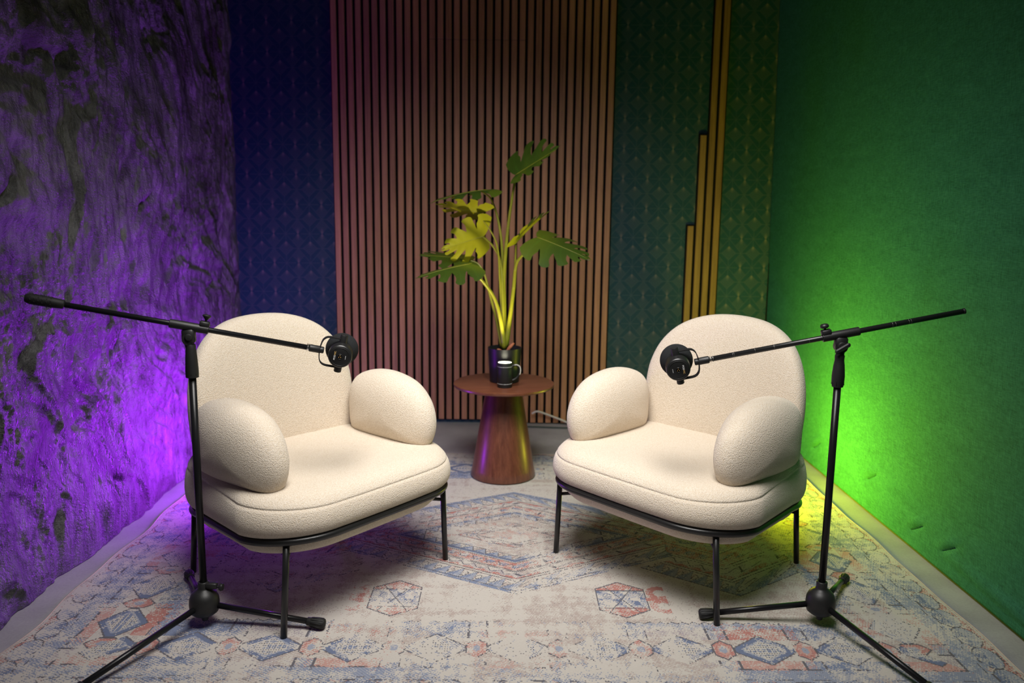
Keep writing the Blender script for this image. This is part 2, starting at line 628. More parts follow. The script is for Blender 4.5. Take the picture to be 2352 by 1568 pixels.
def fabric_wall():
    ys = np.concatenate([np.arange(-.2, 2.0, .02), np.arange(2.0, YB + .001, .007)])
    ys[-1] = YB
    zs = np.concatenate([np.linspace(.012, .5, 80), np.linspace(.53, 2.95, 60)])
    Yg, Zg = np.meshgrid(ys, zs, indexing='ij')
    x = XR + .004 - .0175 * Zg
    x = x - .010 * np.exp(-((Zg - .10 - .03 * np.sin(Yg * 2.2)) / .022) ** 2) * np.clip((2.75 - Yg) / .5, 0, 1)   # slack fold near the hem
    x = x + .004 * np.exp(-((Zg - .06) / .02) ** 2) * np.clip((2.75 - Yg) / .5, 0, 1)
    x = x + .0025 * fbm(Yg * 1.4, Zg * 1.6, 2, 50)
    # the little pinched tucks above the hem
    for (py_, pz_) in ((3.86, .13), (3.25, .17), (2.86, .10), (2.64, .11)):
        dy, dz = Yg - py_, Zg - pz_
        al = dy * .85 - dz * .5
        ac = dy * .5 + dz * .85
        x = x + .013 * np.exp(-(al / .045) ** 2 - (ac / .011) ** 2) - .006 * np.exp(-(al / .06) ** 2 - ((ac - .022) / .014) ** 2)
    n0, n1 = Yg.shape
    mb = MB()
    idx = np.arange(n0 * n1).reshape(n0, n1)
    q = np.stack([idx[:-1, :-1], idx[:-1, 1:], idx[1:, 1:], idx[1:, :-1]], -1).reshape(-1, 4)
    mb.add(np.stack([x, Yg, Zg], -1).reshape(-1, 3), [tuple(f) for f in q])
    o = mb.build('wall_right', M['fabric'])
    md = o.modifiers.new('thickness', 'SOLIDIFY')
    md.thickness = .02
    md.offset = -1
    tag(o, kind='structure')


fabric_wall()

# ------------------------------------------------------------------ slat panels
PITCH = .0466
SY = 4.70                                   # face of the slats
x_start = -1.014


def slat_panel(n0, n, zb, label, group, cut=False):
    xa = x_start + n0 * PITCH
    w = n * PITCH
    t = thing('slatted_wall_panel', label, 'wall panel', (xa + w / 2, SY, zb), 0, group)
    top = 2.93 - zb
    MB().box((-.006, .0165, top / 2), (w - .001, .009, top)).build('backing', M['felt'], t, False)
    for k in range(n):
        x = -w / 2 + k * PITCH + .0155
        mb = MB()
        if cut:
            zc = 2.243 - zb
            mb.box((x, .006, (zc - .0015 + .004) / 2), (.0315, .012, zc - .0055), bev=.0012)
            mb.box((x, .006, (zc + .0015 + top - .004) / 2), (.0315, .012, top - zc - .0055), bev=.0012)
        else:
            mb.box((x, .006, top / 2), (.0315, .012, top - .008), bev=.0012)
        mb.build('slat', M['slat'], t, False)
    return t


slat_panel(0, 12, .022, 'walnut slatted acoustic panel meeting the blue-lit wallpaper, behind the left armchair', 'walnut slatted panels')
slat_panel(12, 12, .022, 'walnut slatted acoustic panel standing behind the plant and side table', 'walnut slatted panels', True)
slat_panel(24, 11, .004, 'walnut slatted acoustic panel meeting the green-lit wallpaper', 'walnut slatted panels')

# stepped off-cut of four slats on the green-lit paper
st = thing('stepped_slat_strip', 'narrow stepped strip of four ochre wooden slats on green wallpaper', 'wall panel', (1.165, SY, .004))
tops = [1.21, 1.731, 2.93, 2.93]
for k in range(4):
    x = 1.062 + k * .0505 + .0175 - 1.165
    tp = tops[k] - .004
    MB().box((x, .006, tp / 2), (.034, .012, tp), bev=.0012).build('slat', M['gslat'], st, False)
    MB().box((x, .0165, tp / 2 + .004), (.0505, .009, tp + .008)).build('backing', M['felt'], st, False)

# dark strip where the fabric wall meets the paper, and the trim in the left corner
tr1 = MB().box((1.585, YB - .008, 1.46), (.05, .014, 2.92)).build('trim_1', M['felt'], None, False)
tag(tr1, kind='structure')

# ------------------------------------------------------------------ rug
RX0, RX1, RY0, RY1 = -1.432, 1.465, 1.895, 4.062
RCX, RCY = (RX0 + RX1) / 2, (RY0 + RY1) / 2


def edge_wave(y):
    return .007 * math.sin(y * 9.0) + .005 * math.sin(y * 17 + 1)


def make_rug():
    cs = .0037
    nu, nv = int((RX1 - RX0) / cs), int((RY1 - RY0) / cs)
    us = (np.arange(nu) + .5) / nu * (RX1 - RX0) - (RX1 - RX0) / 2
    vs = (np.arange(nv) + .5) / nv * (RY1 - RY0) - (RY1 - RY0) / 2
    U, V = np.meshgrid(us, vs, indexing='ij')
    HU, HV = (RX1 - RX0) / 2, (RY1 - RY0) / 2
    au, av = np.abs(U), np.abs(V)
    iu = np.arange(nu)[:, None] + 0 * np.arange(nv)[None]
    iv = np.arange(nv)[None] + 0 * np.arange(nu)[:, None]
    hsh = rng.random((nu, nv))
    hsh2 = rng.random((nu, nv))
    cream = np.array(lin((212, 205, 196)))
    beige = np.array(lin((186, 170, 162)))
    mauve = np.array(lin((170, 158, 168)))
    blue = np.array(lin((102, 124, 164)))
    dblue = np.array(lin((70, 98, 146)))
    pblue = np.array(lin((150, 160, 182)))
    red = np.array(lin((188, 106, 98)))
    pred = np.array(lin((204, 150, 140)))
    navy = np.array(lin((52, 54, 78)))
    C = np.ones((nu, nv, 3)) * cream
    streak = fbm(U * 3, V * 22, 3, 60) + fbm(U * 22, V * 3, 3, 64)
    patch = fbm(U * 2.2, V * 2.2, 4, 68)
    wear = .47 + .50 * patch + .22 * streak + .16 * np.clip(U * 2 - .2, 0, 1) + .12 * np.clip(-U * 2 - .9, 0, 1)
    wear = wear + .30 * np.clip((.50 - .53 * au - av + .12 * (V > -.2)) / .1, 0, 1) - .07 * np.exp(-(U / .45) ** 2 - ((V + .80) / .2) ** 2)
    wear = np.clip(wear, .05, .92)
    fine = fbm(U * 34, V * 34, 3, 72)
    fine2 = fbm(U * 26, V * 26, 3, 76)
    weave = ((iu + 2 * iv) % 5) / 4.0
    hsh3 = .26 * hsh + .40 * (fine * .5 + .5) + .34 * weave

    def put(mask, col, p):
        """woven print: a cell takes the colour with probability p, in clumps"""
        sel = mask & (hsh3 < p)
        C[sel] = col

    hatch = ((iu + iv) % 3 == 0)
    dots = (iu % 2 == 0) & (iv % 3 == 0)
    # worn ground
    put(np.ones_like(hatch), beige, np.clip(.36 + .36 * streak - .22 * patch, .0, .58))
    bd = np.minimum(HU - au, HV - av)                     # distance from the edge
    # coordinate along the border and mirrored coordinate
    horiz = (HV - av) < (HU - au)
    tl = np.where(horiz, U, V)
    field = bd > .40
    jag = .40 + .012 * np.abs(((tl / .034) % 1) * 2 - 1)
    wear = np.clip(wear + .07 * ((HV - av) < .40) + .05 * ((HU - au) < .40), .05, .92)
    outl = np.clip(wear * .62 + .22, 0, .85)

    def line(d, w=.0021, p=None, col=navy):
        sel = (np.abs(d) < w) & (.35 * hsh2 + .65 * (fine2 * .5 + .5) < (outl if p is None else p))
        C[sel] = col

    # ---- field: three latch-hook diamonds in a row
    def diamond(cx, h, k, bands, m):
        d = h - k * np.abs(U - cx) - av                    # >0 inside
        dn = d / math.sqrt(1 + k * k)
        tt = (np.sign(U - cx) * av + k * np.abs(U - cx) * np.sign(V) * 0 + np.abs(U - cx) * 1.2)
        ins = (dn > 0) & m
        for (a, b, kind) in bands:
            e = (dn - a) / (b - a)
            inb = ins & (e > 0) & (e < 1)
            ph = (tt / .085) % 1
            tri = np.abs(ph * 2 - 1)
            if kind == 'hook':
                put(inb & (e < tri * 1.05), pblue, wear * .85)
                put(inb & (e < tri * .75) & (ph < .5), blue, wear * .75)
                put(inb & (e > tri * 1.05) & (ph > .6), pred, wear * .35)
                line(np.where(inb, (e - tri * 1.05) * (b - a), 9))
                hk = ((ph - .5) / .16) ** 2 + ((e - .5) / .22) ** 2
                line(np.where(inb, (hk - 1) * .03, 9), .008)
            elif kind == 'red':
                put(inb, pred, wear * .62)
                put(inb & (tri > .5), red, wear * .62)
                put(inb & (np.abs(e - .5) < .22) & (tri < .6), blue, wear * .55)
                line(np.where(inb, (e - .25 - .5 * tri) * (b - a), 9))
            elif kind == 'zig':
                put(inb & (e < .4 + .6 * tri), mauve, wear * .5)
                put(inb & (e < .3 * tri + .1), red, wear * .7)
                line(np.where(inb, (e - .3 - .5 * tri) * (b - a), 9))
            line(np.where(m, dn - a, 9))
            line(np.where(m, dn - b, 9))
        return dn

    mc = field & (au < .62)
    d0 = diamond(0.024, .50, .53, [(.006, .022, 'red0'), (.022, .088, 'hook'), (.102, .150, 'zig'), (.158, .215, 'red'), (.235, .270, 'hook'), (.335, .37, 'zig')], mc)
    put(mc & (d0 > .004) & (d0 < .020), blue, wear * .75)
    put(mc & (d0 > .27), mauve, wear * .32)
    put(mc & (d0 > .375), pred, wear * .6)
    put(mc & (np.abs(d0 - .228) < .006), dblue, wear)
    blob = fbm(U * 16, V * 16, 2, 80)
    put(mc & (d0 > .27) & (blob > .35), red, wear * .5)
    put(mc & (d0 > .27) & (blob < -.4), blue, wear * .5)
    for cx in (-.78, .78):
        ms = field & (np.sign(U) == np.sign(cx)) & ((au > .60) | (d0 < -.02)) & (au > .36)
        d1 = diamond(cx, .50, .70, [(.004, .085, 'hook'), (.10, .17, 'zig'), (.185, .27, 'red')], ms)
        put(ms & (d1 > .28), mauve, wear * .5)
        put(ms & (d1 > .28) & (blob > .25), red, wear * .65)
        put(ms & (d1 > .28) & (blob < -.25), dblue, wear * .6)
    # ---- small hexagons between the diamonds, with a red latch hook
    for cx in (-.375, .375):
        for cyv in (-.525, .525):
            x, y = np.abs(U - cx), np.abs(V - cyv)
            hx = np.maximum(x / .082, (x * .62 + y) / .122)
            q = 1 - hx
            ins = q > 0
            keep = wear.copy()
            wear[ins] = np.clip(wear[ins] + .18, 0, .9)
            outl[hx < 1.1] = np.clip(outl[hx < 1.1] + .2, 0, 1)
            ang = np.arctan2(V - cyv, U - cx)
            put(ins, pblue, wear * .6)
            tri = (np.floor((U - cx) / .030) + np.floor((V - cyv) / .04)) % 2 == 0
            put(ins & tri & (y < .065), dblue, wear * .75)
            put(ins & (y > .055), red, wear * .72)
            put(ins & (np.abs(ang) % (PI / 3) < .22) & (hx > .35) & (hx < .75), cream, .8)
            line(q * .09, .0024)
            line(np.where(ins, x - y * .55, 9), .002)
            line(np.where(ins, y - .06, 9), .002)
            s = np.sign(cx)
            hxu = (U - cx) * s
            hook = (np.abs(np.hypot(hxu - .135, np.abs(V - cyv) - .045) - .035) < .012) & (hxu < .15)
            stemm = (hxu > .08) & (hxu < .12) & (y < .012)
            put(hook | stemm, red, wear * .8)
    # ---- main border: octagons and little hexagons with chevron cells
    bmain = (bd > .135) & (bd < jag) & ~field | ((bd > .135) & (bd < jag))
    per = .242
    tsh = tl - .026
    ph = (tsh / per) % 1
    ph = np.where(ph > .5, ph - 1, ph) * per               # 0 at the octagon centre
    e = bd - .252
    ap, ae = np.abs(ph), np.abs(e)
    cell = np.floor(tsh / per + .5)
    shade = ((cell * 7 + horiz * 3) % 5) / 5
    # cell grounds
    put(bmain & (ae > .055) & (shade < .35), blue, wear * .80)
    put(bmain & (ae > .055) & (shade > .55), pred, wear * .80)
    put(bmain & (ae > .055) & (shade > .75) & (e > 0), red, wear * .8)
    put(bmain & (ae > .055) & (shade >= .35) & (shade <= .55), mauve, wear * .6)
    oct_ = np.maximum(ap / .088, (ap * .75 + ae) / .078)
    om = bmain & (oct_ < 1)
    C[om & (hsh < .9)] = cream
    put(om & (oct_ > .72) & (hatch | (wear > .6)), dblue, wear * .95)
    put(om & (oct_ > .6) & (oct_ <= .72), pblue, wear * .7)
    put(om & (oct_ <= .6) & dots, navy, np.clip(wear * 1.15, 0, 1))
    put(om & (oct_ < .62) & (ae < .012) & (iu % 4 < 3), blue, wear * .75)
    put(om & (oct_ < .5) & (np.abs(ae - .03) < .008), blue, wear * .6)
    line(np.where(bmain, (oct_ - 1) * .07, 9), .0026)
    p2 = per / 2 - ap
    hx = np.maximum(p2 / .03, (p2 * .9 + ae) / .052)
    hm = bmain & (hx < 1)
    put(hm, pred, wear * .9)
    put(hm & (hx > .55), red, wear * .7)
    put(hm & (hx < .35), pblue, .7)
    line(np.where(bmain, (hx - 1) * .035, 9), .0024)
    bar = bmain & (p2 < .026) & (ae > .06)
    put(bar & hatch, blue, wear)
    put(bar, pblue, wear * .5)
    line(np.where(bmain & (ae > .055), p2 - .028, 9), .003)
    # jagged inner edge of the border
    je = (bd > jag - .035) & (bd < jag)
    put(je, pblue, wear * .7)
    put(je & (bd < jag - .014), blue, wear * .45)
    line(bd - jag, .0024, wear * .8)
    line(bd - jag + .04, .003, wear * .5)
    # ---- guard band and outer border
    saw = .135 - .016 * np.abs(((tl / .05) % 1) * 2 - 1)
    gb = (bd < .150) & (bd > saw - .045)
    put(gb, pblue, wear * .75)
    put(gb & hatch, blue, wear * .8)
    line(bd - .152, .003, wear * .6)
    ob = (bd < saw - .04) & (bd > .012)
    put(ob, pred, wear * .45)
    tt = ((tl / .115) % 1) - .5
    leaf = (np.abs(tt) * 2) ** 2 + ((bd - .055) / .036) ** 2
    put(ob & (leaf < 1), pblue, wear * .7)
    put(ob & (leaf < 1) & (bd > .055), dblue, wear * .6)
    put(ob & (leaf > 1) & (bd < .06), red, wear * .6)
    line(np.where(ob, (leaf - 1) * .02, 9), .0016)
    line(bd - .095 - .006 * np.sign(np.sin(tl * 60)), .002, wear * .7)
    line(bd - .016, .003, wear * .5)
    # stray woven specks everywhere
    sp = rng.random((nu, nv)) < .035 * wear
    C[sp] = navy * .5 + C[sp] * .5
    low = (fbm(U * 1.1, V * 1.1, 2, 90) * .5 + .5)
    C = C * .78 + cream * .95 * .22
    C *= .70
    C *= (.93 + .07 * np.clip(low, 0, 1))[..., None]
    C *= (1 + .05 * (hsh2 - .5))[..., None]

    # mesh
    gu = np.linspace(RX0 - RCX, RX1 - RCX, nu + 1)
    gv = np.linspace(RY0 - RCY, RY1 - RCY, nv + 1)
    GU, GV = np.meshgrid(gu, gv, indexing='ij')
    w = .007 * np.sin((GV + RCY) * 9.0) + .005 * np.sin((GV + RCY) * 17 + 1)
    GX = GU + w * np.clip(-GU / 1.43, 0, 1) ** 4 + .5 * w * np.clip(GU / 1.46, 0, 1) ** 4
    GZ = .006 + .0004 * fbm(GU * 3, GV * 3, 2, 95)
    Vx = np.stack([GX, GV, GZ], -1).reshape(-1, 3)
    idx = np.arange((nu + 1) * (nv + 1)).reshape(nu + 1, nv + 1)
    q = np.stack([idx[:-1, :-1], idx[1:, :-1], idx[1:, 1:], idx[:-1, 1:]], -1).reshape(-1, 4)
    me = bpy.data.meshes.new('rug')
    # skirt down to the floor
    rim = np.concatenate([idx[:, 0], idx[-1, 1:], idx[-2::-1, -1], idx[0, -2:0:-1]])
    nV = len(Vx)
    low_v = Vx[rim].copy()
    low_v[:, 2] = 0.0005
    Vx = np.concatenate([Vx, low_v])
    k = len(rim)
    j = np.arange(k)
    sk = np.stack([rim[(j + 1) % k], rim[j], nV + j, nV + (j + 1) % k], -1)
    qa = np.concatenate([q, sk])
    me.vertices.add(len(Vx))
    me.vertices.foreach_set('co', Vx.ravel())
    me.loops.add(qa.size)
    me.loops.foreach_set('vertex_index', qa.ravel())
    me.polygons.add(len(qa))
    me.polygons.foreach_set('loop_start', np.arange(0, qa.size, 4))
    me.polygons.foreach_set('loop_total', np.full(len(qa), 4))
    me.update(calc_edges=True)
    at_ = me.color_attributes.new('print', 'FLOAT_COLOR', 'CORNER')
    cc = np.concatenate([C.reshape(-1, 3), np.tile(beige, (k, 1))])
    ca = np.ones((len(cc), 4, 4), np.float32)
    ca[..., :3] = cc[:, None, :]
    at_.data.foreach_set('color', ca.ravel())
    me.materials.append(M['rug'])
    o = bpy.data.objects.new('rug', me)
    o.location = (RCX, RCY, 0)
    COL.objects.link(o)
    tag(o, 'large faded cream rug with blue and red kilim print, under the two armchairs', 'rug')
    path = Vx[nV:nV + k:3].copy()
    path[:, 2] = .0034
    MB().tube(path, .0033, 8, closed=True).build('binding', M['binding'], o)


make_rug()

# ------------------------------------------------------------------ armchairs


def pillow(mb, outline, T, p=2.5, n=9, frame=None, bend=None):
    """cushion swelled from a closed outline (2-D points); frame maps (a, b, h) to 3-D"""
    O = np.array(outline)
    c = O.mean(0)
    R = []
    for side in (1, -1):
        ks = range(n + 1) if side == 1 else range(n - 1, -1, -1)
        for k in ks:
            a = k / n * PI / 2
            s = math.sin(a) ** (2 / p) if k else .02
            h = side * T / 2 * (math.cos(a) ** (2 / p) if k < n else 0)
            R.append([frame(*(c + (q - c) * s), h) for q in O])
    return mb.rings(R)


def rrect(hw_f, hw_b, yf, yb, rf, rb, n=10):
    """rounded outline, front wider than back"""
    pts = []
    for (cx, cyy, r, a0) in ((hw_f - rf, yf - rf, rf, 0), (-hw_f + rf, yf - rf, rf, 90), (-hw_b + rb, yb + rb, rb, 180), (hw_b - rb, yb + rb, rb, 270)):
        for k in range(n + 1):
            a = math.radians(a0 + 90 * k / n)
            pts.append((cx + r * math.cos(a), cyy + r * math.sin(a)))
    return pts


def make_chair():
    t = thing('armchair', '-', 'armchair', group='cream boucle armchairs')
    bo = M['boucle']

    def tilt(y, z):
        k = .085 - .105 * min(1, max(0, (z - .30) / .12))
        return z + k * (y - .30)
    # seat cushion
    base = np.array(rrect(.417, .354, .379, -.370, .205, .20, 18))
    # front edge bows out a little
    seg = np.hypot(*(np.roll(base, -1, 0) - base).T)
    cum = np.concatenate([[0], np.cumsum(seg)])
    bb = np.vstack([base, base[:1]])
    tq = np.linspace(0, cum[-1], 160, endpoint=False)
    base = np.stack([np.interp(tq, cum, bb[:, 0]), np.interp(tq, cum, bb[:, 1])], 1)
    base[:, 1] += np.clip(base[:, 1] / .2, 0, 1) * .014 * (1 - (base[:, 0] / .417) ** 2)
    prof = [(.02, .436), (.3, .437), (.55, .440), (.74, .442), (.84, .440), (.90, .434), (.934, .425), (.955, .415), (.967, .4080), (.9685, .4052), (.9660, .4030), (.9700, .4003), (.976, .3985),
            (.985, .391), (.996, .373), (1.0, .355), (.996, .339), (.984, .326), (.966, .317), (.91, .304), (.5, .303), (.02, .303)]
    R = []
    for s, z in prof:
        ring = []
        for x, y in base:
            zz = z
            if s < .9:                                      # shallow scoop of the sitting area
                zz -= .012 * math.exp(-((x * s) / .17) ** 2 - ((y * s + .02) / .2) ** 2)
            ring.append((x * s, y * s, tilt(y * s, zz)))
        R.append(ring)
    seat = MB().rings(R).build('seat_cushion', bo, t)
    # padded underside below the ring
    R = []
    for s, z in [(.88, .312), (.900, .300), (.904, .284), (.892, .266), (.855, .251), (.78, .244), (.4, .242), (.02, .242)]:
        R.append([(x * s, y * s, tilt(y * s, z)) for x, y in base])
    MB().rings(R).build('underside_padding', bo, t)
    # backrest: an arched pad, curved round the sitter
    o = [(0, .897), (.12, .886), (.215, .848), (.280, .786), (.318, .705), (.332, .62), (.330, .53), (.318, .44), (.29, .375), (.20, .35), (0, .345)]
    o = o + [(-x, z) for x, z in o[-2:0:-1]]
    o = np.array(spline(o, 5, True))

    def fr_back(x, z, h):
        y = -.272 + .70 * x * x - .08 * (z - .60)
        return (x, y + h, z + .10 * h)
    MB_ = MB()
    pillow(MB_, o * np.array([1.005, 1]), .144, 2.7, 12, fr_back)
    MB_.build('backrest', bo, t)
    # arms: D-shaped pads that toe in with the seat
    prof_a = [(-.140, .44), (-.156, .52), (-.148, .60), (-.108, .652), (-.02, .682), (.08, .684), (.18, .657), (.245, .60), (.272, .53), (.262, .462), (.222, .427), (.08, .420), (-.06, .422)]
    oa = np.array(spline(prof_a, 8, True))
    for s in (-1, 1):
        def fr_arm(y, z, h, s=s):
            cx = .320
            return (s * (cx + h), y - h * .06, z)
        mb = MB()
        pillow(mb, oa, .172, 2.15, 14, fr_arm)
        mb.build('armrest', bo, t)
    # steel ring round the seat
    ring = np.array(rrect(.394, .332, .366, -.352, .195, .18, 12))
    ring[:, 1] += np.where(ring[:, 1] > 0, .012 * (1 - (ring[:, 0] / .394) ** 2), 0)
    MB().tube([(x, y, tilt(y, .302)) for x, y in ring], .0112, 12, closed=True).build('seat_ring', M['black'], t)
    for (x0, y0, x1, y1) in ((.335, .304, .353, .300), (-.335, .304, -.353, .300), (.278, -.299, .290, -.309), (-.278, -.299, -.290, -.309)):
        zt = tilt(y0, .300)
        MB().lathe([(.0096, 0), (.0096, 1.0)], n=6)
        MB().tube([(x0, y0, zt), (x0 + (x1 - x0) * .5, y0 + (y1 - y0) * .5, zt * .5), (x1, y1, 0.006)], .0100, 14).build('leg', M['black'], t)
        zb = zt * .80
        fx = x0 + (x1 - x0) * .2
        fy = y0 + (y1 - y0) * .2
        d = -1 if x0 > 0 else 1
        MB().tube([(fx, fy, zb), (fx + d * .10, fy - .10 * np.sign(y0), zb + .012)], .0062, 10).build('leg_bracket', M['black'], t)
    return t


def copy_thing(src):
    r = src.copy()
    COL.objects.link(r)
    for ch in list(src.children):
        c = ch.copy()
        COL.objects.link(c)
        c.parent = r
        for g in ch.children:
            d = g.copy()
            COL.objects.link(d)
            d.parent = c
    return r


RT = .0072                                   # top of the rug
ca = make_chair()
ca.location = (-.671, 2.660, RT - .0055)
ca.rotation_euler = (0, 0, math.atan2(-.782, -.623))
ca['label'] = 'cream boucle armchair on the left, in front of the purple-lit rough wall'
cb = copy_thing(ca)
cb.location = (.654, 2.755, RT - .0055)
cb.rotation_euler = (0, 0, math.atan2(.746, -.666))
cb['label'] = 'cream boucle armchair on the right, beside the green fabric wall'

# ------------------------------------------------------------------ side table
TC = np.array([-.010, 3.715, RT])
tb = thing('side_table', 'round walnut pedestal side table with conical base between the armchairs', 'table', TC)
ZT = .468 - RT
MB().lathe([(0.002, ZT - .020), (.222, ZT - .020), (.238, ZT - .015), (.2415, ZT - .008), (.2405, ZT - .002), (.237, ZT), (.002, ZT)], n=96).build('tabletop', M['table'], tb, True, 40)
MB().lathe([(.155, 0.004), (.1575, .010), (.150, .045), (.084, ZT - .022), (.083, ZT - .020)], n=72).build('conical_base', M['cone'], tb, True, 40)
MB().lathe([(.150, 0.0), (.150, .004)], n=48).build('foot_ring', M['rubber'], tb, True, 40)

# ------------------------------------------------------------------ lamp in front of the pot
LC = np.array([-.006, 3.612, .468])
lp = thing('table_lamp', 'small black mug-shaped lamp with glowing top, in front of the plant pot', 'lamp', LC)
MB().lathe([(.002, 0.0), (.033, 0), (.0345, .002), (.0345, .116), (.0335, .118), (.0315, .118), (.0315, .112), (.002, .112)], n=48, cap0=True, cap1=True).build('housing', M['plastic'], lp, True, 40)
MB().lathe([(.002, .1135), (.0305, .1135), (.0305, .1155), (.002, .1162)], n=40).build('diffuser', M['glow'], lp, True, 40)
for z in (.098, .018):
    MB().lathe([(.0347, z), (.0349, z + .0002), (.0349, z + .0010), (.0347, z + .0012)], n=48, cap0=False, cap1=False).build('stripe', M['white'], lp)
hp = spline([(.033, .006, .098), (.050, .010, .103), (.066, .012, .094), (.070, .012, .074), (.064, .012, .052), (.048, .010, .036), (.033, .006, .030)], 6)
hd = MB().tube(hp, .0050, 10).build('handle', M['plastic'], lp)
hp2 = [np.array(p) + np.array([.0035, -.0035, .0015]) for p in hp[3:24]]
MB().tube(hp2, .0028, 8).build('handle_edge', M['ivory'], hd)

# ------------------------------------------------------------------ potted monstera
PC = np.array([-.008, 3.745, .468])
pl = thing('potted_monstera', 'tall monstera with split leaves in a black pot on the side table', 'plant', PC)
pot = MB().lathe([(.002, 0), (.068, 0), (.071, .003), (.0805, .160), (.0815, .165), (.0795, .166), (.077, .160), (.070, .145), (.002, .145)], n=64).build('pot', M['potm'], pl, True, 40)
MB().lathe([(.002, .150), (.0755, .147), (.0755, .143), (.002, .143)], n=40).build('soil', M['soil'], pl)

# copper-coloured husks at the foot of the stalks


def husk(p):
    pts = [np.array(q) for q in p]
    mb = MB()
    R = []
    for i, q in enumerate(pts):
        w = .013 * math.sin(PI * (i + .6) / (len(pts) + .3))
        tgt = pts[min(i + 1, len(pts) - 1)] - pts[max(i - 1, 0)]
        s = np.cross(tgt, (0, -1, .2))
        s /= np.linalg.norm(s)
        R.append([q - s * w, q + np.array([0, -.006, 0]), q + s * w, q + np.array([0, .002, 0])])
    mb.rings(R)
    mb.build('husk', M['husk'], pl, subsurf=1)


husk([(.002, -.052, .142), (.012, -.058, .158), (.024, -.060, .176), (.036, -.058, .190), (.046, -.054, .197)])
husk([(.002, -.054, .143), (-.014, -.060, .156), (-.028, -.062, .163), (-.038, -.060, .166)])
husk([(.016, -.055, .138), (.016, -.066, .150), (.012, -.072, .160), (.006, -.074, .166)])


def pix(px, py, Y):
    return at(px, py, Y) - PC


# stalks: polylines through the places the photo shows, each with its own depth
STEMS = {
    'A': [(1157, 800, 3.745), (1157, 700, 3.745), (1157, 640, 3.745), (1163, 560, 3.745), (1171, 490, 3.745), (1184, 404, 3.74)],
    'B': [(1151, 790, 3.76), (1155, 660, 3.765), (1153, 570, 3.775), (1144, 505, 3.785), (1128, 458, 3.79), (1104, 438, 3.79)],
    'C': [(1152, 720, 3.74), (1148, 640, 3.73), (1143, 570, 3.71), (1128, 532, 3.69), (1100, 494, 3.66)],
    'D': [(1156, 760, 3.73), (1154, 660, 3.735), (1151, 615, 3.745), (1144, 585, 3.75), (1128, 560, 3.745), (1108, 543, 3.732)],
    'E': [(1158, 800, 3.72), (1150, 735, 3.70), (1134, 682, 3.68), (1104, 641, 3.62), (1078, 618, 3.55), (1068, 607, 3.525)],
    'F': [(1152, 795, 3.75), (1139, 730, 3.77), (1122, 665, 3.79), (1112, 628, 3.80), (1098, 606, 3.81), (1080, 598, 3.81)],
    'G': [(1160, 798, 3.735), (1172, 725, 3.72), (1180, 660, 3.71), (1185, 610, 3.70), (1196, 590, 3.69), (1218, 572, 3.67), (1236, 546, 3.65)],
    'H': [(1164, 795, 3.76), (1174, 720, 3.765), (1182, 640, 3.77), (1184, 590, 3.77), (1185, 562, 3.77)],
    'I': [(1146, 790, 3.76), (1142, 700, 3.765), (1142, 640, 3.765), (1141, 590, 3.77), (1139, 560, 3.775)],
}
R0 = dict(A=.0125, B=.0085, C=.006, D=.009, E=.0105, F=.0075, G=.0105, H=.0085, I=.006)
stem_objs = {}
for k, pts in STEMS.items():
    if k == 'I':
        continue
    P3 = spline([pix(*p) for p in pts], 8)
    n = len(P3)
    rr = [R0[k] * (1.15 - .75 * (i / (n - 1)) ** .8) for i in range(n)]
    mb = MB()
    mb.tube(P3, rr, 12)
    if k in 'AG':                              # leaf scars ring the trunk
        for i in range(4, n - 12, 4 if k == 'A' else 6):
            d = P3[i + 1] - P3[i]
            mb.lathe([(rr[i] * 1.0, -.0015), (rr[i] * 1.07, 0), (rr[i] * 1.0, .0015)], P3[i], d, 14)
    stem_objs[k] = mb.build('stalk', M['stem'], pl)
    if k in 'EH':                              # sheath where the stalk leaves the soil
        pass


